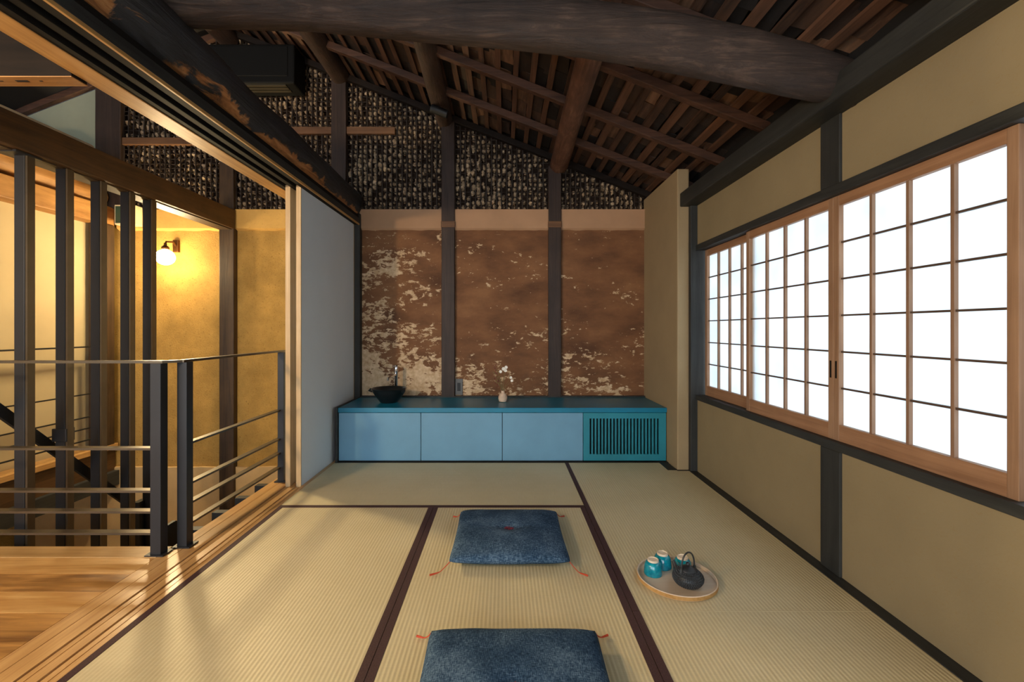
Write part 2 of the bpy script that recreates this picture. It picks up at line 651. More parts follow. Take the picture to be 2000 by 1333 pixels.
# grooved wooden sill of the sliding doors
for x0, x1 in ((-1.711, -1.645), (-1.643, -1.566), (-1.530, -1.490), (-1.453, -1.426)):
    B(x0, x1, -3.0, 4.44, -0.052, 0.0).build('sill_board', 'wood_sill', floor, bevel=0.0015)
for x0, x1 in ((-1.566, -1.530), (-1.490, -1.453)):
    B(x0, x1, -3.0, 4.44, -0.052, -0.014).build('sill_groove', 'wood_sill_shade', floor)  # dark base paints the shadow lines along the groove edges
    B(x0 + 0.007, x1 - 0.007, -3.0, 3.24, -0.014, -0.0035).build('track_strip', 'wood_sill', floor)
B(1.464, 1.524, -3.0, 3.62, -0.05, 0.002).build('edge_board', 'wood_black', floor, bevel=0.002)
B(1.372, 1.464, 3.60, 3.66, -0.05, 0.001).build('edge_board', 'wood_black', floor)
B(1.30, 1.376, 3.62, 4.0, -0.05, 0.001).build('edge_board', 'wood_black', floor)
B(-1.426, 1.376, 3.82, 4.4, -0.05, -0.004).build('edge_board', 'wood_black', floor)

# hall boards
hall = struct(B(-5.3, -1.74, -3.0, 2.30, -0.30, -0.024).build('floor_hall', 'black_gap'), 'hall floor of warm oak boards beside the stairwell')
rows = 2.235
k = 0
while rows > -0.6:
    y1, y0 = rows, rows - 0.1445
    xs = [-4.6, -1.712]
    cut = [-2.55, -3.4, -2.2, -3.05, -2.75][k % 5] + R(-0.1, 0.1)
    cut2 = cut - 1.2 if cut > -3 else cut + 1.05
    xs = sorted([-4.6, cut, cut2, -1.712])
    for a, b in zip(xs[:-1], xs[1:]):
        B(a + 0.0007, b - 0.0007, y0 + 0.0008, y1 - 0.0008, -0.024, 0.0 + R(-0.0005, 0.0003)).build('floor_board', 'wood_floorboard', hall, bevel=0.001)
    rows -= 0.1445
    k += 1
B(-4.6, -1.712, -3.0, rows, -0.024, 0.0).build('floor_board', 'wood_floorboard', hall)
B(-3.83, -1.712, 2.237, 2.35, -0.03, 0.002).build('nosing_board', 'wood_nosing', hall, bevel=0.003)

# landing on the far side of the stairwell
far = struct(B(-4.0, -3.86, 2.30, YW, -0.25, -0.02).build('floor_landing', 'wood_hall_beam'), 'timber landing floor beyond the stairwell')
for i in range(1):
    B(-3.96, -3.864, 2.30, YW, -0.02, 0.0).build('floor_board', 'wood_floorboard', far)
B(-3.862, -3.80, 2.30, YW, -0.045, 0.004).build('nosing_board', 'wood_lintel', far, bevel=0.004)
B(-3.86, -3.83, 2.30, YW, -0.26, -0.045).build('fascia_board', 'wood_hall_beam', far)
B(-3.90, -3.78, 2.30, YW, -0.40, -0.26).build('edge_beam', 'wood_black', far)
struct(B(-5.2, -1.5, 1.9, 4.9, -2.70, -2.60).build('floor_lower', 'concrete'), 'lower floor at the foot of the stairwell')


# ------------------------------------------------------------------ tatami mats
def mat_(x0, x1, y0, y1, axis, label, heri):
    t_ = empty('tatami_mat', ((x0 + x1) / 2, (y0 + y1) / 2, -0.05))
    tag(t_, label, 'tatami mat', 'tatami mats covering the room')
    g = 0.0012
    B(x0 + g, x1 - g, y0 + g, y1 - g, -0.05, 0.0).build('mat_body', 'tatami_long' if axis == 'Y' else 'tatami_cross', t_)
    for s in heri:
        if s == 'l':
            q = (x0 + g, x0 + 0.0305, y0 + g, y1 - g)
        elif s == 'r':
            q = (x1 - 0.0305, x1 - g, y0 + g, y1 - g)
        elif s == 'f':
            q = (x0 + g, x1 - g, y0 + g, y0 + 0.036)
        else:
            q = (x0 + g, x1 - g, y1 - 0.030, y1 - g)
        B(*q, -0.006, 0.0016).build('cloth_border', 'heri', t_)
    return t_


XA, XB, XC, XD = -1.425, -0.447, 0.508, 1.463
mat_(XA, XC, 2.862, 3.82, 'X', 'tatami mat lying crosswise directly in front of the blue cabinets', 'f')
mat_(XA, XB, 0.95, 2.862, 'Y', 'tatami mat next to the sliding door sill, lit by the stair lamp', 'lr')
mat_(XB, XC, 0.95, 2.862, 'Y', 'middle tatami mat carrying the two denim cushions', 'lr')
mat_(XC, XD, 1.81, 3.82, 'Y', 'tatami mat under the window carrying the tea tray', 'l')
mat_(XC, XD, -0.10, 1.81, 'Y', 'tatami mat at the lower right corner, in front of the tea tray mat', 'l')
mat_(XA, XC, -0.01, 0.95, 'X', 'tatami mat lying crosswise at the near end of the room', 'f')

# ------------------------------------------------------------------ back wall
wb = struct(B(-5.6, 1.66, YW + 0.02, YW + 0.14, -2.6, 2.298).build('wall_back', 'plaster_mud'), 'back wall of old plaster between dark posts')
# room side: peeled brown plaster panels between the posts
for x0, x1 in ((-1.40, -0.612), (-0.486, 0.432), (0.553, 1.40)):
    B(x0, x1, YW - 0.002, YW + 0.03, 0.40, 2.098).build('plaster_panel', 'plaster_peeled', wb)
for x0, x1 in ((-1.43, -0.612), (-0.486, 0.432), (0.553, 1.40)):
    m = MB()
    m.box(x0, x1, YW - 0.022, YW + 0.03, 2.112, 2.298)
    # irregular lower lip of the plaster band
    n = 40
    for i in range(n):
        xa, xb = x0 + (x1 - x0) * i / n, x0 + (x1 - x0) * (i + 1) / n
        za = 2.096 + 0.008 * mnoise.noise(Vector((xa * 9, 0, 1)))
        zb = 2.096 + 0.008 * mnoise.noise(Vector((xb * 9, 0, 1)))
        m.add([(xa, YW - 0.022, 2.112), (xb, YW - 0.022, 2.112), (xb, YW - 0.003, zb), (xa, YW - 0.003, za)], [(3, 2, 1, 0)])
    m.build('plaster_band', 'plaster_band', wb)
# stair hall side
for x0, x1 in ((-2.64, -1.47), (-3.80, -2.777), (-4.75, -3.93)):
    m = MB().box(x0, x1, YW - 0.02, YW + 0.03, 2.112, 2.298)
    n = 40
    for i in range(n):
        xa, xb = x0 + (x1 - x0) * i / n, x0 + (x1 - x0) * (i + 1) / n
        za = 2.094 + 0.012 * mnoise.noise(Vector((xa * 8, 3, 1)))
        zb = 2.094 + 0.012 * mnoise.noise(Vector((xb * 8, 3, 1)))
        m.add([(xa, YW - 0.02, 2.112), (xb, YW - 0.02, 2.112), (xb, YW + 0.021, zb), (xa, YW + 0.021, za)], [(3, 2, 1, 0)])
    m.build('plaster_band', 'plaster_band_hall', wb)
m = MB()
n = 70
for i in range(n):
    xa, xb = -4.75 + 3.1 * i / n, -4.75 + 3.1 * (i + 1) / n
    za = -0.235 + 0.012 * mnoise.noise(Vector((xa * 5, 7, 1)))
    zb = -0.235 + 0.012 * mnoise.noise(Vector((xb * 5, 7, 1)))
    m.add([(xa, YW - 0.01, -2.6), (xb, YW - 0.01, -2.6), (xb, YW - 0.01, zb), (xa, YW - 0.01, za),
           (xb, YW + 0.02, zb), (xa, YW + 0.02, za)], [(0, 1, 2, 3), (3, 2, 4, 5)])
m.build('concrete_base', 'concrete', wb)

# posts of the back wall
def post(x0, x1, z0, z1, mat='wood_post', y0=YW - 0.045, name='post'):
    m = MB()
    n = 14
    vs = []
    for i in range(n + 1):
        z = z0 + (z1 - z0) * i / n
        j = 0.004 * mnoise.noise(Vector((x0 * 3, z * 2.5, 0)))
        k_ = 0.004 * mnoise.noise(Vector((x1 * 3 + 9, z * 2.5, 0)))
        vs.append([(x0 + j, y0, z), (x1 + k_, y0, z), (x1 + k_, YW + 0.03, z), (x0 + j, YW + 0.03, z)])
    m.add([p for r in vs for p in r], [])
    for i in range(n):
        b = i * 4
        for a, c in ((0, 1), (1, 2), (2, 3), (3, 0)):
            m.f.append((b + a, b + c, b + c + 4, b + a + 4))
    m.f += [(3, 2, 1, 0), (n * 4, n * 4 + 1, n * 4 + 2, n * 4 + 3)]
    return m.build(name, mat, wb, bevel=0.006)


post(-0.614, -0.484, 0.30, 3.16)
post(0.431, 0.555, 0.30, 2.72)
post(-1.69, -1.545, 2.30, 3.56)
post(-2.78, -2.638, -2.6, 4.0, 'wood_hall_post')
post(-3.99, -3.74, 2.30, 3.5, 'wood_post')
post(-1.47, -1.402, -0.05, 2.25, 'wood_black_up', YW - 0.06)
for x0, x1 in ((-0.618, -0.480), (0.427, 0.559)):
    B(x0, x1, YW - 0.049, YW - 0.02, 2.115, 2.175).build('tie_end', 'wood_nuki', wb, bevel=0.004)
# flat tie board across the gable
B(-2.62, -1.07, YW - 0.03, YW + 0.03, 3.035, 3.105).build('tie_board', 'wood_nuki', wb, bevel=0.004)
B(-3.74, -2.79, YW - 0.03, YW + 0.03, 2.93, 3.0).build('tie_board', 'wood_nuki', wb, bevel=0.004)
# white plaster gable on the hall side
m = MB()
m.add([(-5.6, YW + 0.01, 2.298), (-3.98, YW + 0.01, 2.298), (-3.98, YW + 0.01, zr(-3.98)), (-5.6, YW + 0.01, zr(-5.6)),
       (-5.6, YW + 0.12, 2.298), (-3.98, YW + 0.12, 2.298), (-3.98, YW + 0.12, zr(-3.98)), (-5.6, YW + 0.12, zr(-5.6))],
      [(0, 1, 2, 3), (7, 6, 5, 4), (3, 2, 6, 7), (0, 4, 5, 1)])
m.build('gable_plaster', 'plaster_gable', wb)

# exposed lath of the gable: mud squeezed through a bamboo grid
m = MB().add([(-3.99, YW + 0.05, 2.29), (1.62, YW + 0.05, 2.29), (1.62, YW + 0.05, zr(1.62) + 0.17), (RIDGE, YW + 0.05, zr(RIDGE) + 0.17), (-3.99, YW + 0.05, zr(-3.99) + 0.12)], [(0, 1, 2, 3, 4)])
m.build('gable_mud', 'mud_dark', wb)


def ico_template():
    bm = bmesh.new()
    bmesh.ops.create_icosphere(bm, subdivisions=2, radius=1.0)
    vs = [v.co.copy() for v in bm.verts]
    fs = [tuple(v.index for v in f.verts) for f in bm.faces]
    bm.free()
    return vs, fs


ICO_V, ICO_F = ico_template()
DX, DZ = 0.051, 0.047
for x0, x1 in ((-3.74, -2.78), (-2.638, -1.69), (-1.545, -0.614), (-0.484, 0.431), (0.555, 1.375)):
    blobs, grid = MB(), MB()
    nx = int((x1 - x0) / DX)
    for i in range(nx + 1):
        x = x0 + (i + 0.5) * (x1 - x0) / (nx + 1)
        zt = zr(x) + 0.03
        xo = x0 + i * (x1 - x0) / (nx + 1)
        pts = []
        z = 2.30
        while z < zt:
            pts.append((xo + R(-0.004, 0.004), YW - 0.004 + R(-0.004, 0.004), z))
            z += 0.2
        pts.append((xo, YW - 0.004, zt))
        if len(pts) > 1:
            grid.tube(pts, 0.0068, 5)
        nz = int((zt - 2.30) / DZ)
        for j in range(nz):
            z = 2.30 + (j + 0.5) * DZ
            if R(0, 1) < 0.10:
                continue
            big_n = mnoise.noise(Vector((x * 2.1, z * 2.1, 5)))
            s = R(0.55, 1.1) * (1.0 + 0.45 * big_n)
            cx, cz = x + R(-0.010, 0.010), z + R(-0.012, 0.012)
            cy = YW + 0.03 + R(-0.008, 0.008) - 0.012 * big_n
            sd = R(0, 99)
            vs = []
            for q in ICO_V:
                w = 1 + 0.6 * mnoise.noise(q * 1.9 + Vector((sd, 0, 0)))
                vs.append((cx + q.x * 0.0185 * s * w, cy + q.y * 0.030 * s * w, cz + q.z * 0.024 * s * w))
            blobs.add(vs, ICO_F)
    z = 2.33
    while z < zr(x0):
        xe = min(x1, (2.953 - z) / SL + 0.05) if x0 > RIDGE else x1
        if xe > x0 + 0.05:
            n = 8
            grid.tube([(x0 + (xe - x0) * i / n, YW + 0.006 + R(-0.003, 0.003), z + R(-0.005, 0.005)) for i in range(n + 1)], 0.0045, 5)
        z += DZ
    tag(blobs.build('mud_daub', 'mud_blob', wb, smooth=True), kind='stuff')
    tag(grid.build('bamboo_lath', 'bamboo_lath', wb), kind='stuff')

# ------------------------------------------------------------------ right wall with paper windows
wr = struct(MB().box(XR, XR + 0.10, 0.55, 3.62, 0.0, 0.567).box(XR, XR + 0.10, 0.55, 3.62, 1.785, 2.12)
            .box(XR, XR + 0.10, -3.0, 0.55, 0.0, 2.12).build('wall_right', 'plaster_ochre'), 'right wall of ochre plaster with black timber frame')
B(XR - 0.014, XR + 0.11, 0.40, 3.62, 0.567, 0.607).build('window_sill', 'wood_black', wr, bevel=0.003)
B(XR - 0.014, XR + 0.11, 0.40, 3.62, 1.740, 1.785).build('window_head', 'wood_black', wr, bevel=0.003)
B(XR - 0.012, XR + 0.05, 2.050, 2.176, 0.002, 0.567).build('stud', 'wood_black_up', wr, bevel=0.004)
B(XR - 0.012, XR + 0.05, 2.050, 2.176, 1.785, 2.10).build('stud', 'wood_black_up', wr, bevel=0.004)
B(1.468, XR + 0.11, 3.585, 3.66, 0.002, 2.10).build('corner_post', 'wood_black_up', wr, bevel=0.004)
B(XR - 0.012, XR + 0.11, 0.40, 0.56, 0.002, 2.10).build('stud', 'wood_black_up', wr, bevel=0.004)
struct(B(1.640, 1.72, -3.0, 4.62, -0.3, 0.55).box(1.64, 1.72, -3, 4.62, 1.80, 2.7).box(1.64, 1.72, -3, 0.5, .55, 1.8).box(1.64, 1.72, 3.6, 4.62, .55, 1.8)
       .build('wall_outer', 'plaster_ochre'), 'outer skin of the right wall')
# unseen wall added to cut daylight fill at right, opening lets some in
struct(B(0.75, 1.64, -2.7, -2.6, -0.05, 3.6).box(-1.7, 0.75, -2.7, -2.6, 2.1, 3.9).build('wall_fill_block', 'plaster_ochre'), 'unseen wall added behind the camera, its opening shaping the daylight fill')
# plastered pillar in the corner
struct(B(1.376, 1.470, 3.62, 4.50, 0.0, 2.40).build('wall_pillar', 'plaster_pillar', bevel=0.008), 'beige plastered pillar between cabinet and window wall')
# wall plate carrying the roof
plate = B(1.398, 1.60, -3.0, 3.66, 2.096, 2.205).build('wall_plate_beam', 'wood_black', bevel=0.008)
tag(plate, 'long black squared beam on top of the window wall', 'beam')
struct(B(1.62, 1.66, -3, 4.62, 2.1, 2.55).build('wall_eaves', 'black_gap'), 'dark infill above the wall plate')


def shoji(name, label, y0, y1, xf, pull=None):
    z0, z1 = 0.607, 1.740
    w = empty(name, (xf, (y0 + y1) / 2, z0))
    struct(w, label)
    st = 0.034
    d = 0.030
    for ya, yb in ((y0, y0 + st), (y1 - st, y1)):
        B(xf, xf + d, ya, yb, z0, z1).build('stile', 'wood_cedar_up', w, bevel=0.002)
    B(xf + 0.001, xf + d - 0.001, y0 + st, y1 - st, z0, 0.682).build('bottom_rail', 'wood_cedar', w, bevel=0.002)
    B(xf + 0.001, xf + d - 0.001, y0 + st, y1 - st, 1.692, z1).build('top_rail', 'wood_cedar', w, bevel=0.002)
    ya, yb, za, zb = y0 + st, y1 - st, 0.682, 1.692
    cols = [ya + (yb - ya) * i / 4 for i in range(5)]
    rws = [za + (zb - za) * i / 6 for i in range(7)]
    for c in cols[1:-1]:
        B(xf + 0.006, xf + 0.0215, c - 0.0065, c + 0.0065, za, zb).build('muntin', 'wood_kumiko', w)
    for r in rws[1:-1]:
        B(xf + 0.011, xf + 0.0215, ya, yb, r - 0.004, r + 0.004).build('muntin_bar', 'wood_kumiko_bar', w)
    for a, b in zip(cols[:-1], cols[1:]):
        for c, e in zip(rws[:-1], rws[1:]):
            B(xf + 0.0220, xf + 0.0224, a, b, c, e).build('paper_pane', 'shoji_paper', w)
    if pull is not None:
        yp = y0 + st / 2 if pull == 'near' else y1 - st / 2
        B(xf - 0.0012, xf + 0.004, yp - 0.005, yp + 0.005, 0.895, 0.975).build('finger_pull', 'wood_lintel_dark', w)
    return w


shoji('window_1', 'farthest paper shoji panel, half behind the next one', 2.835, 3.565, 1.572)
shoji('window_2', 'middle paper shoji panel with six rows of panes', 2.128, 2.895, 1.538, 'near')
shoji('window_3', 'nearest large paper shoji panel at the right', 1.360, 2.127, 1.538, 'far')
shoji('window_4', 'paper shoji panel at the right edge of the photo', 0.585, 1.352, 1.572)

# outside the paper: unseen eave added to shade its top rows
struct(B(1.72, 2.5, -1.0, 4.6, 2.05, 2.10).build('shade_eave', 'wood_nuki'), 'unseen timber eave added outside to shade the paper windows')

# ------------------------------------------------------------------ roof
roof = struct(MB().add([(RIDGE, -3, zr(RIDGE) + .13), (1.9, -3, zr(1.9) + .13), (1.9, 4.7, zr(1.9) + .13), (RIDGE, 4.7, zr(RIDGE) + .13),
                        (-5.8, -3, zr(-5.8) + .02), (-5.8, 4.7, zr(-5.8) + .02),
                        (RIDGE, -3, zr(RIDGE) + .2), (1.9, -3, zr(1.9) + .2), (1.9, 4.7, zr(1.9) + .2), (RIDGE, 4.7, zr(RIDGE) + .2),
                        (-5.8, -3, zr(-5.8) + .1), (-5.8, 4.7, zr(-5.8) + .1)],
                       [(0, 1, 2, 3), (4, 0, 3, 5), (9, 8, 7, 6), (11, 9, 6, 10)]).build('ceiling', 'roof_deck', origin=(0, 0, 0)),
              'open timber roof with rafters and old shingles')
for y in (0.47, 1.045, 1.62, 2.19, 2.765, 3.34, 3.905, 4.43):
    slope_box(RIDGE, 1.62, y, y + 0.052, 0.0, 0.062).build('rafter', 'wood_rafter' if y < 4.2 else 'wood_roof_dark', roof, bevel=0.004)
    if y > 2:
        slope_box(-5.6, RIDGE, y, y + 0.052, 0.0, 0.062).build('rafter', 'wood_rafter', roof)
# thin battens running over the rafters
xs = []
x = -2.62
while x < 1.60:
    xs.append(x)
    x += 0.122 + R(-0.012, 0.012)
for x in xs:
    w = R(0.036, 0.05)
    j = R(-0.006, 0.006)
    slope_box(x, x + w, 0.9, 4.5, 0.064 + j * 0.3, 0.082).build('batten', 'wood_strip', roof)
# shingles laid on the battens
ang = math.atan(SL)
sh_mesh = []
for k in range(5):
    m = MB()
    w, l = 0.088 + 0.008 * (k % 3), 0.25
    n = 4
    vs = []
    for i in range(n + 1):
        y = -l / 2 + l * i / n
        e = R(-0.006, 0.006)
        vs += [(-w / 2 + e, y, R(-.002, .002)), (w / 2 + e, y, R(-.002, .002)), (w / 2 + e, y, .008), (-w / 2 + e, y, .008)]
    m.add(vs, [])
    for i in range(n):
        b = i * 4
        for a, c in ((0, 1), (1, 2), (2, 3), (3, 0)):
            m.f.append((b + a, b + c, b + c + 4, b + a + 4))
    m.f += [(3, 2, 1, 0), (n * 4, n * 4 + 1, n * 4 + 2, n * 4 + 3)]
    sh_mesh.append(m)
places = []
for i, x in enumerate(xs):
    xc = x + 0.022 + 0.061
    y = 1.05 + R(0, 0.2)
    while y < 4.5:
        places.append((xc + R(-.006, .006), y, R(-0.05, 0.05), R(-0.10, 0.10), R(-0.06, 0.06)))
        y += R(0.17, 0.24)


def seen_size(p):
    X, Y = p[0], p[1]
    z = zr(X) + 0.09 - CAM_H
    px = 985 + 889 * X / Y
    py = 643 - 889 * z / Y
    vis = 0.0 if (py < -10 or px > 1900 or px < 330) else 1.0
    if py < 60 and px < 1250:
        vis = 0.0
    return vis / Y


places.sort(key=seen_size, reverse=True)
sh_data = [m.mesh('shingle', 'shingle') for m in sh_mesh]
rest = MB()
for i, (x, y, rx, ry, rz) in enumerate(places):
    loc = Vector((x, y, zr(x) + 0.088 + R(0, 0.012)))
    M4 = Matrix.Translation(loc) @ Matrix.Rotation(ang, 4, 'Y') @ Matrix.Rotation(rx, 4, 'X') @ Matrix.Rotation(ry, 4, 'Y') @ Matrix.Rotation(rz, 4, 'Z')
    if i < 290:
        o = bpy.data.objects.new('shingle', sh_data[i % 5])
        COL.objects.link(o)
        o.parent = roof
        o.matrix_local = M4
    else:
        q = sh_mesh[i % 5]
        rest.add([tuple(M4 @ Vector(v_)) for v_ in q.v], q.f)
if rest.v:
    tag(rest.build('shingle_field', 'shingle', roof), kind='stuff')


# round purlins under the rafters
def log(name, pts, radii, mat, parent=None, n=20, wob=0.12, seed=0):
    # resample for a knobbly surface
    P, Q = [], []
    for i in range(len(pts) - 1):
        a, b = Vector(pts[i]), Vector(pts[i + 1])
        st = max(2, int((b - a).length / 0.12))
        for s in range(st):
            f_ = s / st
            P.append(a.lerp(b, f_))
            Q.append(radii[i] + (radii[i + 1] - radii[i]) * f_)
    P.append(Vector(pts[-1]))
    Q.append(radii[-1])
    return MB().tube(P, Q, n, True, wob, seed).build(name, mat, parent, smooth=True)


log('purlin', [(0.535, 4.46, 2.725), (0.51, 3.4, 2.735), (0.50, 2.2, 2.74), (0.50, -1.0, 2.74)], [0.086, 0.082, 0.076, 0.076], 'log_red', roof, seed=1)
log('purlin', [(-0.585, 4.46, 3.175), (-0.575, 3.4, 3.18), (-0.56, 2.2, 3.18), (-0.56, -1.0, 3.18)], [0.080, 0.080, 0.078, 0.078], 'log_brown', roof, seed=4)
log('purlin', [(-1.605, 4.46, 3.60), (-1.60, 3.4, 3.595), (-1.60, 2.2, 3.59), (-1.60, -1.0, 3.59)], [0.088, 0.092, 0.095, 0.095], 'log_brown', roof, seed=9)
log('ridge_pole', [(-2.70, 4.46, 3.97), (-2.70, 0, 3.97)], [0.10, 0.10], 'log_brown', roof, seed=12)

# great bent log across the room
pts, rad = [], []
for px, top, bot in ((150, -80, 30), (330, -75, 40), (600, -62, 47), (850, -38, 71), (1000, -16, 84), (1150, 2, 101), (1300, 24, 126), (1450, 55, 156), (1560, 85, 180), (1640, 112, 196), (1720, 140, 214)):
    Yb = 1.97
    X = (px - 985) * Yb / 889
    zt = CAM_H + (643 - top) * Yb / 889
    zb = CAM_H + (643 - bot) * Yb / 889
    pts.append((X, Yb + 0.02, (zt + zb) / 2))
    rad.append((zt - zb) / 2)
tie = log('log_tie_beam', pts, rad, 'log_grey', None, 28, 0.10, 21)
tag(tie, 'great bent grey-brown log spanning the room below the roof', 'beam')

# black log above the sliding door lintel
sl = log('log_lintel_beam', [(-1.54, -1.0, 2.368), (-1.535, 1.0, 2.372), (-1.52, 2.2, 2.366), (-1.525, 3.3, 2.36), (-1.53, 4.45, 2.352)],
         [0.165, 0.160, 0.152, 0.148, 0.145], 'log_split', None, 28, 0.16, 33)
tag(sl, 'black log with split orange edge above the door track', 'beam')

# ------------------------------------------------------------------ lintel with grooves
kam = empty('door_lintel', (-1.57, 2.0, 2.134))
tag(kam, 'grooved timber lintel track running above the sliding doors', 'lintel')
B(-1.708, -1.603, -1.0, 4.46, 2.134, 2.235).build('outer_board', 'wood_lintel', kam, bevel=0.003)
B(-1.603, -1.568, -1.0, 4.46, 2.137, 2.235).build('track_ridge', 'wood_lintel_dark', kam)
B(-1.528, -1.494, -1.0, 4.46, 2.137, 2.235).build('track_ridge', 'wood_lintel_dark', kam, bevel=0.002)
B(-1.568, -1.528, -1.0, 4.46, 2.162, 2.235).build('groove', 'wood_lintel_dark', kam)
B(-1.494, -1.457, -1.0, 4.46, 2.162, 2.235).build('groove', 'wood_lintel_dark', kam)
B(-1.457, -1.418, -1.0, 4.46, 2.137, 2.235).build('track_ridge', 'wood_lintel_dark', kam, bevel=0.002)
B(-1.418, -1.406, -1.0, 4.46, 2.134, 2.150).build('inner_lip', 'wood_lintel', kam, bevel=0.002)
B(-1.430, -1.406, -1.0, 4.46, 2.150, 2.20).build('fascia', 'wood_black', kam, bevel=0.003)
# cross beam meeting the lintel on the hall side
cb = empty('hall_cross_beam', (-3.2, 1.83, 2.12))
tag(cb, 'rough sawn beam with nail holes, crossing the hall at upper left', 'beam')
B(-5.2, -1.71, 1.797, 1.868, 2.124, 2.36).build('timber', 'wood_cross_shade', cb, bevel=0.005)
B(-5.2, -1.71, 1.797, 1.868, 2.1205, 2.124).build('lit_underside', 'wood_cross_lit', cb)  # lamplight on the beam's underside, put in as a lighter wood
for X, w, d in ((-1.935, 0.05, 0.012), (-1.86, 0.012, 0.006), (-2.02, 0.014, 0.005)):
    B(X - w / 2, X + w / 2, 1.828 - d / 2, 1.828 + d / 2, 2.1195, 2.13).build('mortise_hole', 'black_gap', cb)

# ------------------------------------------------------------------ sliding doors
def fusuma(name, label, x0, x1, y0, y1, e=0.012):
    d = empty(name, ((x0 + x1) / 2, (y0 + y1) / 2, -0.010))
    struct(d, label)
    B(x0 + 0.004, x1 - 0.0012, y0 + e, y1 - e, -0.010, 2.150).build('panel', 'door_paper', d)
    B(x0, x1, y0, y0 + e, -0.011, 2.155).build('edge_strip', 'wood_pale', d, bevel=0.002)
    B(x0, x1, y1 - e, y1, -0.011, 2.155).build('edge_strip', 'wood_pale', d, bevel=0.002)
    return d


fusuma('door_1', 'white papered sliding door beside the blue cabinets', -1.489, -1.455, 3.254, 4.41)
fusuma('door_2', 'second sliding door, stacked behind the white one', -1.566, -1.531, 3.254, 4.41, 0.10)

# ------------------------------------------------------------------ built-in cabinets
CY0, CY1 = 3.85, 4.42
XE = [-1.403, -0.706, -0.017, 0.667, 1.369]
names = ('leftmost blue flap-door cabinet, under the black basin', 'second blue flap-door cabinet from the white sliding door', 'third blue flap-door cabinet, under the flower vase')
for i in range(3):
    a, b = XE[i], XE[i + 1]
    c = empty('low_cabinet', ((a + b) / 2, CY0, -0.004))
    tag(c, names[i], 'cabinet', 'blue built-in cabinets')
    B(a + 0.001, b - 0.001, CY0 + 0.022, CY1, -0.004, 0.416).build('body', 'black_gap', c)
    B(a + 0.0025, b - 0.0025, CY0, CY0 + 0.020, 0.010, 0.413).build('door', 'blue_front', c, bevel=0.0015)
a, b = XE[3], XE[4]
c = empty('louver_cabinet', ((a + b) / 2, CY0, -0.004))
tag(c, 'teal cabinet with vertical louver grille at the pillar', 'cabinet', 'blue built-in cabinets')
B(a + 0.001, b - 0.001, CY0 + 0.06, CY1, -0.004, 0.416).build('body', 'black_gap', c)
lx0, lx1, lz0, lz1 = 0.722, 1.308, 0.063, 0.366
for q in ((a + 0.0025, lx0, 0.010, 0.413), (lx1, b - 0.001, 0.010, 0.413), (lx0, lx1, 0.010, lz0), (lx0, lx1, lz1, 0.413)):
    B(q[0], q[1], CY0, CY0 + 0.024, q[2], q[3]).build('frame', 'teal_louver', c)
N = 20
pitch = (lx1 - lx0) / (N + 0.55)
for i in range(N):
    x = lx0 + pitch * (i + 0.55)
    B(x, x + pitch * 0.46, CY0 + 0.003, CY0 + 0.024, lz0 - 0.004, lz1 + 0.004).build('slat', 'teal_louver', c)
top = B(-1.405, 1.374, CY0 - 0.006, YW - 0.045, 0.4165, 0.457).build('countertop', 'teal_top', bevel=0.003)
tag(top, 'long teal countertop over the cabinets', 'countertop')
struct(B(-1.402, 1.374, YW - 0.046, YW - 0.005, 0.0, 0.470).build('trim_1', 'wood_black'), 'dark strip behind the countertop')
struct(B(-1.424, -1.405, 3.83, 4.43, -0.04, 0.462).build('trim_2', 'wood_black'), 'black filler between cabinet and sliding door')

# basin
bx, by = -1.045, 4.13
bs = empty('wash_basin', (bx, by, 0.457))
tag(bs, 'black glazed bowl basin at the left end of the countertop', 'basin')
MB().lathe([(0.055, 0.0), (0.075, 0.003), (0.088, 0.018), (0.120, 0.060), (0.142, 0.095), (0.146, 0.112), (0.156, 0.128), (0.150, 0.133), (0.138, 0.126), (0.128, 0.105), (0.10, 0.055), (0.06, 0.022), (0.02, 0.016)], 40, (bx, by, 0.457)).build('bowl', 'black_glaze', bs, smooth=True)
MB().tube([(bx + 0.128, by - 0.06, 0.560), (bx + 0.152, by - 0.07, 0.575), (bx + 0.150, by - 0.06, 0.592)], 0.012, 8).build('lug', 'black_glaze', bs, smooth=True)
MB().tube([(bx - 0.135, by - 0.06, 0.565), (bx - 0.165, by - 0.06, 0.574), (bx - 0.150, by - 0.05, 0.588)], 0.010, 8).build('lug', 'black_glaze', bs, smooth=True)
fx, fy = -1.030, 4.335
fc = empty('tap', (fx, fy, 0.457))
tag(fc, 'tall chrome tap behind the black basin', 'tap')
MB().lathe([(0.024, 0), (0.024, 0.008), (0.0165, 0.012), (0.0165, 0.255), (0.018, 0.258), (0.018, 0.315), (0.014, 0.322)], 20, (fx, fy, 0.457)).build('column', 'chrome', fc, smooth=True)
MB().tube([(fx, fy, 0.690), (fx - 0.03, fy - 0.09, 0.680), (fx - 0.042, fy - 0.13, 0.668), (fx - 0.044, fy - 0.136, 0.645)], [0.011, 0.0105, 0.010, 0.010], 12).build('spout', 'chrome', fc, smooth=True)
MB().tube([(fx, fy, 0.760), (fx - 0.01, fy - 0.05, 0.772)], [0.006, 0.005], 8).build('lever', 'chrome', fc, smooth=True)

# vase with flowers
vx, vy = -0.014, 4.16
vs_ = empty('flower_vase', (vx, vy, 0.457))
tag(vs_, 'small pale clay vase holding dried white flowers', 'vase')
MB().lathe([(0.022, 0), (0.034, 0.006), (0.041, 0.03), (0.040, 0.05), (0.031, 0.072), (0.017, 0.083), (0.015, 0.097), (0.019, 0.104), (0.014, 0.103), (0.012, 0.09)], 28, (vx, vy, 0.457)).build('vessel', 'vase_clay', vs_, smooth=True)
random.seed(23)


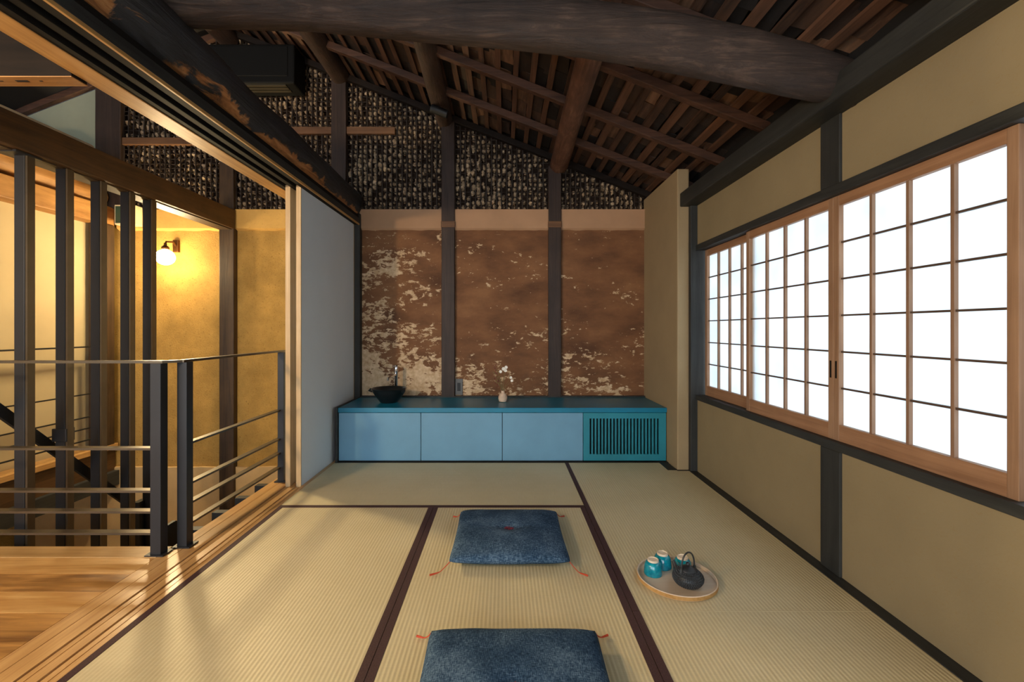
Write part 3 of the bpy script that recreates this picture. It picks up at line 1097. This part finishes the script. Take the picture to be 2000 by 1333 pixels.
def stem(tip, nm='stem'):
    b = Vector((vx + R(-.006, .006), vy + R(-.006, .006), 0.50))
    t_ = Vector((vx + tip[0], vy + tip[1], 0.457 + tip[2]))
    m_ = b.lerp(t_, 0.5) + Vector((tip[0] * -0.18, 0, 0.02))
    return MB().tube([b, b.lerp(m_, 0.6), m_, m_.lerp(t_, 0.55), t_], 0.0016, 5).build(nm, 'stem', vs_)


def bloom(p, r, parent):
    m_ = MB()
    for k in range(9):
        a_ = 2 * math.pi * k / 9 + R(-.1, .1)
        d_ = Vector((math.cos(a_), -0.5, math.sin(a_)))
        e = Vector((-math.sin(a_), 0, math.cos(a_)))
        c_ = Vector(p)
        m_.add([c_ - e * r * .12, c_ + e * r * .12, c_ + d_ * r * .7 + e * r * .3, c_ + d_ * r, c_ + d_ * r * .7 - e * r * .3], [(0, 1, 2, 3, 4)])
    m_.ball(p, r * 0.32, 6, 4)
    return m_.build('flower_head', 'petal', parent)


for tip in ((0.006, -.02, 0.305), (0.024, -.03, 0.290), (0.030, -.01, 0.318), (0.074, -.02, 0.225), (0.082, -.03, 0.198), (-0.02, -.02, 0.28)):
    s_ = stem(tip)
    bloom((vx + tip[0], vy + tip[1], 0.457 + tip[2]), R(0.012, 0.018), s_)
for k in range(6):
    tip = (R(-0.095, -0.03), R(-.03, .03), R(0.19, 0.345))
    s_ = stem(tip)
    for q in range(5):
        f_ = R(0.6, 1.0) if q else 1.0
        c_ = Vector((vx + tip[0] * f_ + R(-.014, .014), vy + tip[1] * f_, 0.457 + tip[2] * f_ + R(-.012, .012)))
        MB().ball(c_, R(0.004, 0.007), 5, 4, (1, 0.5, 1.4)).build('seed_head', 'leaf_red' if k % 2 else 'stem', s_)
random.seed(31)

# socket plate
sp = empty('wall_socket', (-0.450, YW - 0.004, 0.50))
tag(sp, 'grey socket plate low on the brown wall beside a post', 'socket')
B(-0.483, -0.409, YW - 0.014, YW - 0.003, 0.475, 0.635).build('plate', 'plate_grey', sp, bevel=0.003)
B(-0.462, -0.430, YW - 0.017, YW - 0.013, 0.515, 0.595).build('insert', 'black_paint', sp, bevel=0.001)

# ------------------------------------------------------------------ spotlight and air conditioners
s = empty('spotlight', (-0.565, 4.06, 3.09))
tag(s, 'small black cylindrical spotlight on the middle roof purlin', 'spotlight')
MB().tube([(-0.645, 4.02, 3.075), (-0.50, 4.02, 3.02)], [0.036, 0.036], 20).build('barrel', 'black_paint', s, smooth=True)
MB().tube([(-0.585, 4.03, 3.06), (-0.592, 4.05, 3.13)], 0.010, 8).build('stem', 'black_paint', s, smooth=True)
MB().tube([(-0.615, 3.98, 3.150), (-0.575, 3.98, 3.175)], 0.026, 12).build('mount', 'black_paint', s, smooth=True)

ac = empty('air_conditioner', (-2.365, 4.3, 3.396))
tag(ac, 'black wall air conditioner high in the gable behind the log', 'air conditioner')
B(-2.79, -1.94, 4.205, 4.45, 3.396, 3.762).build('casing', 'ac_dark', ac, bevel=0.015)
B(-2.76, -2.0, 4.198, 4.21, 3.46, 3.74).build('front_panel', 'ac_dark', ac, bevel=0.006)
for k in range(3):
    B(-2.72, -2.03, 4.225 + k * 0.05, 4.255 + k * 0.05, 3.388, 3.398).build('louver', 'ac_face', ac)

ac2 = empty('air_conditioner', (-3.80, 3.75, 2.50))
tag(ac2, 'white air conditioner beyond the hall beam at upper left', 'air conditioner')
m = MB()
prof = [(-3.92, 2.52), (-3.74, 2.52), (-3.70, 2.56), (-3.70, 2.74), (-3.735, 2.795), (-3.92, 2.80)]
vs = [(x, 3.30, z) for x, z in prof] + [(x, 4.14, z) for x, z in prof]
m.add(vs, [tuple(range(6))[::-1], tuple(range(6, 12))] + [(i, (i + 1) % 6, (i + 1) % 6 + 6, i + 6) for i in range(6)])
m.build('casing', 'unit_white', ac2, bevel=0.012)
MB().tube([(-3.701, 4.09, 2.73), (-3.697, 4.09, 2.73)], 0.022, 16).build('cap', 'brass_dark', ac2)
B(-3.702, -3.698, 3.36, 4.02, 2.56, 2.60).build('outlet_flap', 'sign_white', ac2)

# ------------------------------------------------------------------ stair hall
struct(B(-4.06, -3.96, 0.4, YW + 0.02, 0.0, 2.82).build('wall_left', 'plaster_white'), 'white plastered wall beyond the stairwell')
struct(B(-5.2, -5.0, 1.9, YW + 0.1, -2.6, -0.26).build('wall_lower_side', 'mud_dark'), 'dark lower wall under the landing')
struct(B(-5.2, -1.74, 2.18, 2.30, -2.6, -0.30).build('wall_lower_front', 'concrete'), 'stairwell wall below the hall floor')
struct(B(-1.74, -1.70, 2.30, YW, -2.6, -0.30).build('wall_lower_room', 'concrete'), 'stairwell wall below the tatami room')
struct(B(-5.5, -5.35, -3.0, YW + 0.1, -0.3, 2.75).build('wall_outer_left', 'plaster_white'), 'outer wall behind the landing')

# beams over the stairwell
hb = B(-2.80, -2.625, 1.0, YW - 0.04, 2.10, 2.286).build('hall_beam', 'wood_hall_beam', bevel=0.006)
tag(hb, 'brown squared beam carrying the vertical bars of the stairwell screen', 'beam')
B(-2.78, -2.66, 1.0, YW - 0.04, 2.092, 2.101).build('underside_board', 'wood_hall_post', hb)
fb = B(-3.99, -3.82, 1.0, YW - 0.02, 2.13, 2.31).build('landing_beam', 'wood_rough_beam', bevel=0.008)
tag(fb, 'lighter rough beam above the landing rail, seen through the bars', 'beam')
lb = log('curved_landing_beam', [(-3.94, 1.0, 2.50), (-3.94, 2.6, 2.475), (-3.94, 3.4, 2.455), (-3.94, 4.42, 2.40)], [0.10, 0.10, 0.10, 0.095], 'wood_rough_beam', None, 18, 0.1, 3)
tag(lb, 'round curved beam resting just above the rough landing beam', 'beam')
hp = B(-3.93, -3.80, 4.30, 4.44, 0.004, 2.13).build('hall_post', 'wood_hall_post', bevel=0.006)
tag(hp, 'timber post in the far corner of the landing', 'post')

# screen of tall bars
scr = empty('stairwell_screen', (-2.68, 3.0, -0.6))
tag(scr, 'screen of five tall dark vertical bars in the stairwell', 'screen')
for y in (2.52, 2.752, 2.985, 3.216, 3.415):
    B(-2.715, -2.658, y, y + 0.05, -2.6, 2.096).build('bar', 'steel_black', scr, bevel=0.002)
    B(-2.6575, -2.645, y + 0.004, y + 0.046, -2.6, 2.096).build('bar_edge', 'steel_bar', scr)
B(-2.725, -2.64, 2.46, 2.60, 2.086, 2.0965).build('mount_plate', 'steel_black', scr)
# sloping handrail of the stair
hr = empty('stair_handrail', (-2.70, 2.9, -0.3))
tag(hr, 'sloping black flat-steel stair handrail crossing the tall bars', 'handrail')
pA, pB = Vector((-2.74, 1.9, 1.24)), Vector((-2.74, 3.55, -0.36))
d = (pB - pA).normalized()
nrm = Vector((0, -d.z, d.y))
hw = 0.028
q = [pA - nrm * hw, pB - nrm * hw, pB + nrm * hw, pA + nrm * hw]
MB().hexa([p + Vector((-0.02, 0, 0)) for p in q], [p + Vector((0.0, 0, 0)) for p in q]).build('rail', 'black_paint', hr)
B(-2.735, -2.646, 2.748, 2.806, 0.44, 0.52).build('clamp', 'steel_black', hr, bevel=0.004)
B(-2.745, -2.70, 3.37, 3.41, -1.0, -0.18).build('strut', 'black_paint', hr)
B(-2.745, -2.70, 3.36, 3.44, -0.19, -0.16).build('foot', 'black_paint', hr)

# steel railing around the stairwell
rl = empty('stair_railing', (-1.70, 2.28, 0.0))
tag(rl, 'dark steel railing guarding the near sides of the stairwell', 'railing')
HB = (0.106, 0.213, 0.316, 0.527)
B(-3.70, -1.70, 2.262, 2.300, 0.953, 0.966).build('top_rail', 'steel_bar', rl)
# mitred corner and side rail
MB().hexa([(-1.70, 2.262, .953), (-1.648, 2.330, .953), (-1.676, 2.352, .953), (-1.71, 2.300, .953)], [(-1.70, 2.262, .966), (-1.648, 2.330, .966), (-1.676, 2.352, .966), (-1.71, 2.300, .966)]).build('top_rail', 'steel_bar', rl)
B(-1.676, -1.640, 2.33, 3.42, 0.953, 0.966).build('top_rail', 'steel_bar', rl)
for z in HB:
    B(-3.70, -1.745, 2.258, 2.298, z - 0.0055, z + 0.0055).build('rail_bar', 'steel_bar', rl)
    B(-1.676, -1.640, 2.36, 3.36, z - 0.0055, z + 0.0055).build('rail_bar', 'steel_bar', rl)
for x0, x1, y0, y1 in ((-1.752, -1.700, 2.250, 2.30), (-1.680, -1.630, 2.335, 2.385), (-1.662, -1.616, 3.335, 3.375), (-3.72, -3.67, 2.25, 2.30)):
    po = B(x0, x1, y0, y1, 0.002, 0.953).build('post', 'steel_black', rl, bevel=0.002)
    B(x0 - 0.02, x1 + 0.02, y0 - 0.012, y1 + 0.012, 0.0022, 0.008).build('base_plate', 'steel_black', po)

# railing on the far landing
fr = empty('landing_railing', (-3.82, 3.4, 0.0))
tag(fr, 'slim black railing along the far landing, behind the tall bars', 'railing')
B(-3.835, -3.80, 2.36, 4.29, 0.953, 0.966).build('top_rail', 'black_paint', fr)
for z in HB:
    B(-3.828, -3.810, 2.36, 4.29, z - 0.005, z + 0.005).build('rail_bar', 'black_paint', fr)
for y in (2.36, 3.25, 4.235):
    B(-3.845, -3.800, y, y + 0.05, 0.005, 0.953).build('post', 'steel_black', fr)

# black steel brackets along the stairwell edge of the door sill
for i, y in enumerate((2.56, 2.80, 3.04, 3.28)):
    o = MB().hexa([(-1.80, y, -0.14), (-1.715, y, -0.22), (-1.715, y + .05, -0.22), (-1.80, y + .05, -0.14)],
                  [(-1.80, y, -0.008), (-1.715, y, -0.008), (-1.715, y + .05, -0.008), (-1.80, y + .05, -0.008)]).build('sill_bracket', 'black_paint')
    tag(o, ['black steel bracket under the door sill, nearest of the four', 'black steel bracket under the door sill, second from the near railing corner',
            'black steel bracket under the door sill, third from the near railing corner', 'black steel bracket under the door sill, nearest the sliding doors'][i], 'bracket', 'sill brackets')
m = MB()
prof = [(2.54, -0.06), (2.54, 0.0), (2.67, 0.0), (4.40, -1.70), (4.40, -1.95)]
m.add([(-1.945, y, z) for y, z in prof] + [(-1.925, y, z) for y, z in prof],
      [(4, 3, 2, 1, 0), (5, 6, 7, 8, 9)] + [(i, (i + 1) % 5, (i + 1) % 5 + 5, i + 5) for i in range(5)])
tag(m.build('stair_stringer', 'black_paint'), 'black steel stair stringer tip just behind the railing corner post', 'stringer')

# wall lamp
lx, ly, lz = -3.218, 4.32, 1.815
lp = empty('wall_lamp', (lx, YW - 0.02, lz))
tag(lp, 'glowing white globe wall lamp on a dark bracket in the stair hall', 'wall lamp')
MB().ball((lx, ly, lz - 0.01), 0.080, 28, 18, (1, 1, 0.92)).build('globe', 'lamp_globe', lp, smooth=True)
MB().lathe([(0.030, 0), (0.034, 0.015), (0.024, 0.03), (0.014, 0.036), (0.012, 0.06)], 16, (lx, ly, lz + 0.066)).build('holder', 'brass_dark', lp, smooth=True)
MB().tube([(lx, ly, lz + 0.11), (lx + 0.002, ly + 0.008, lz + 0.140), (lx + 0.012, ly + 0.08, lz + 0.150), (lx - 0.012, YW, lz + 0.125)], 0.009, 8).build('arm', 'brass_dark', lp, smooth=True)
B(lx - 0.040, lx + 0.012, YW - 0.012, YW + 0.02, lz + 0.065, lz + 0.185).build('backplate', 'brass_dark', lp, bevel=0.004)

point_light('wall_lamp_light', (lx, ly, lz - 0.01), 265, (1.0, 0.79, 0.45), 0.088, True)

# exit sign
ex = empty('exit_sign', (-3.60, 4.36, 2.05))
tag(ex, 'small green and white emergency sign box behind the bars', 'sign')
B(-3.735, -3.545, 4.36, 4.46, 2.125, 2.315).build('housing', 'sign_white', ex, bevel=0.004)
B(-3.722, -3.612, 4.354, 4.362, 2.140, 2.300).build('face', 'sign_green', ex)
B(-3.606, -3.556, 4.354, 4.362, 2.140, 2.300).build('side_face', 'sign_white', ex)


# ------------------------------------------------------------------ cushions
def cushion_mesh(w, d, h, seed):
    m = MB()
    n = 36
    for side in (1, -1):
        vs = []
        for j in range(n + 1):
            for i in range(n + 1):
                u, v_ = -1 + 2 * i / n, -1 + 2 * j / n
                # sides pulled in a little between pointed corners
                pin = 1 - 0.030 * (1 - v_ * v_) * abs(u) ** 3
                pin2 = 1 - 0.030 * (1 - u * u) * abs(v_) ** 3
                rc = 1 - 0.026 * (abs(u) * abs(v_)) ** 9
                x = u * w / 2 * pin * rc
                y = v_ * d / 2 * pin2 * rc
                e = max(0.0, (1 - abs(u) ** 3.2)) * max(0.0, (1 - abs(v_) ** 3.2))
                t_ = h / 2 * e ** 0.42
                wr = 0.0025 * mnoise.noise(Vector((x * 9 + seed, y * 9, side)))
                rr = math.hypot(x, y)
                dim = -0.016 * math.exp(-(rr / 0.05) ** 2)
                cre = -0.005 * math.exp(-(y / 0.018) ** 2) * math.exp(-(x / 0.16) ** 2)
                z = h * 0.48 + side * (t_ + (wr + (dim + cre if side > 0 else 0)) * (1 if t_ > 0.004 else 0))
                if side < 0:
                    z = max(0.002, z)
                vs.append((x, y, z))
        fs = []
        for j in range(n):
            for i in range(n):
                a = j * (n + 1) + i
                q = (a, a + 1, a + n + 2, a + n + 1)
                fs.append(q if side > 0 else q[::-1])
        m.add(vs, fs)
    return m


def cushion(loc, rz, label, w=0.575, d=0.595, h=0.085, seed=0, tass=None):
    c = empty('floor_cushion', loc, rz)
    tag(c, label, 'cushion', 'denim floor cushions')
    cm = cushion_mesh(w, d, h, seed)
    bm = bmesh.new()
    me = cm.mesh('cover', 'denim', smooth=True)
    bm.from_mesh(me)
    bmesh.ops.remove_doubles(bm, verts=bm.verts, dist=0.0006)
    bm.to_mesh(me)
    bm.free()
    o = bpy.data.objects.new('cover', me)
    COL.objects.link(o)
    o.parent = c
    zt = h - 0.018
    m = MB()
    for k in range(10):
        a_ = 2 * math.pi * k / 10
        m.tube([(0, 0, zt - 0.004), (math.cos(a_) * 0.014, math.sin(a_) * 0.012, zt + 0.004), (math.cos(a_ + .3) * 0.026, math.sin(a_ + .3) * 0.020, zt + 0.003)], 0.0018, 5)
    m.build('centre_tuft', 'tuft_red', c, local=True)
    for (sx, sy), tip in zip(((-1, -1), (1, -1), (-1, 1), (1, 1)), tass):
        x, y = sx * w / 2 * 0.968, sy * d / 2 * 0.968
        z = h * 0.46
        ex_, ey = tip
        pts = [(x, y, z), (x + ex_ * 0.25, y + ey * 0.15, z * 0.5), (x + ex_ * 0.5, y + ey * 0.55, 0.007), (x + ex_, y + ey, 0.007)]
        P = []
        for i in range(13):
            t_ = i / 12 * 3
            k = min(2, int(t_))
            P.append(Vector(pts[k]).lerp(Vector(pts[k + 1]), t_ - k))
        # smooth once
        P = [P[0]] + [(P[i - 1] + P[i] * 2 + P[i + 1]) / 4 for i in range(1, 12)] + [P[-1]]
        MB().tube(P, [0.0019] * 9 + [0.0030, 0.0036, 0.0040, 0.0042], 6).build('tassel', 'cord_red', c, local=True)
    return c


cushion((0.025, 2.405, 0.001), 0.0, 'square denim floor cushion in the middle of the room, nearer the cabinets', seed=2,
        tass=((-0.085, -0.055), (0.075, -0.06), (-0.05, 0.015), (0.055, 0.02)))
cushion((0.032, 1.338, 0.001), 0.0, 'square denim floor cushion cut off by the bottom of the photo', w=0.60, d=0.60, seed=5,
        tass=((-0.06, -0.05), (0.06, -0.05), (-0.06, 0.025), (0.055, 0.03)))

# ------------------------------------------------------------------ tea set
tx, ty = 0.770, 2.035
tr = empty('tea_tray', (tx, ty, 0.001))
tag(tr, 'round shallow wooden tray on the tatami, under the tea set', 'tray')
RT = 0.170
MB().lathe([(RT - 0.02, 0.0), (RT - 0.004, 0.002), (RT, 0.008), (RT, 0.022), (RT - 0.002, 0.024), (RT - 0.006, 0.022), (RT - 0.008, 0.010), (RT - 0.02, 0.008), (0.01, 0.008)], 64, (tx, ty, 0.001)).build('dish', 'wood_tray', tr, smooth=True)
MB().lathe([(RT + 0.0006, 0.006), (RT + 0.0010, 0.012), (RT + 0.0006, 0.021), (RT + 0.0002, 0.021), (RT + 0.0002, 0.006)], 64, (tx, ty, 0.001)).build('rim_band', 'wood_lintel', tr, smooth=True)


def cup(x, y, rz, label):
    c = empty('tea_cup', (x, y, 0.0095), rz)
    tag(c, label, 'cup', 'turquoise tea cups on the tray')
    prof = [(0.0395, 0.0), (0.0408, 0.002), (0.0406, 0.006), (0.0395, 0.026), (0.0365, 0.045), (0.030, 0.055), (0.022, 0.059)]
    m = MB().lathe(prof, 32)
    m.build('body', 'cup_glaze', c, smooth=True, local=True)
    MB().lathe([(0.0245, 0.055), (0.0240, 0.066), (0.0225, 0.0675), (0.0195, 0.067), (0.0185, 0.0645), (0.005, 0.064)], 28).build('foot_ring', 'cup_foot', c, smooth=True, local=True)
    return c


cup(0.677, 2.072, 0.3, 'upturned turquoise tea cup at the left edge of the tray')
cup(0.741, 2.132, 1.1, 'upturned turquoise tea cup between the other two, farthest back')
cup(0.821, 2.097, 2.0, 'upturned turquoise tea cup half hidden behind the iron teapot')

px_, py_ = 0.797, 1.975
tp = empty('teapot', (px_, py_, 0.0095), math.radians(25))
tag(tp, 'black cast iron teapot with hobnail body on the tray', 'teapot')
MB().lathe([(0.030, 0.0), (0.036, 0.003), (0.052, 0.016), (0.061, 0.030), (0.063, 0.038), (0.059, 0.050), (0.047, 0.063), (0.034, 0.069), (0.031, 0.072)], 40).build('body', 'iron', tp, smooth=True, local=True)
m = MB()
for ring, (rr, zz) in enumerate([(0.0470, 0.012), (0.0535, 0.018), (0.0585, 0.025), (0.0618, 0.032), (0.0625, 0.040), (0.0598, 0.048), (0.0545, 0.055), (0.0470, 0.062), (0.039, 0.067)]):
    n = int(2 * math.pi * rr / 0.0082)
    for k in range(n):
        a_ = 2 * math.pi * (k + 0.5 * (ring % 2)) / n
        m.ball((rr * math.cos(a_), rr * math.sin(a_), zz), 0.0036, 6, 4)
tag(m.build('hobnails', 'iron', tp, smooth=True, local=True), kind='stuff')
lid = MB().lathe([(0.034, 0.068), (0.036, 0.071), (0.033, 0.076), (0.020, 0.082), (0.007, 0.085)], 32).build('lid', 'iron', tp, smooth=True, local=True)
MB().lathe([(0.004, 0.084), (0.005, 0.089), (0.009, 0.094), (0.008, 0.100), (0.003, 0.103)], 16).build('knob', 'iron', lid, smooth=True, local=True)
P = []
for k in range(21):
    a_ = math.pi * k / 20
    P.append((0.038 * math.cos(a_), 0, 0.072 + 0.072 * math.sin(a_) ** 0.8))
MB().tube(P, 0.0036, 8).build('handle', 'iron', tp, smooth=True, local=True)
for sx in (-1, 1):
    MB().tube([(sx * 0.040, 0, 0.062), (sx * 0.0385, 0, 0.080)], [0.008, 0.0055], 8).build('handle_lug', 'iron', tp, smooth=True, local=True)
MB().tube([(0.0, 0.050, 0.040), (0.0, 0.070, 0.050), (0.0, 0.080, 0.064), (0.0, 0.086, 0.070)], [0.014, 0.011, 0.008, 0.007], 12).build('spout', 'iron', tp, smooth=True, local=True)
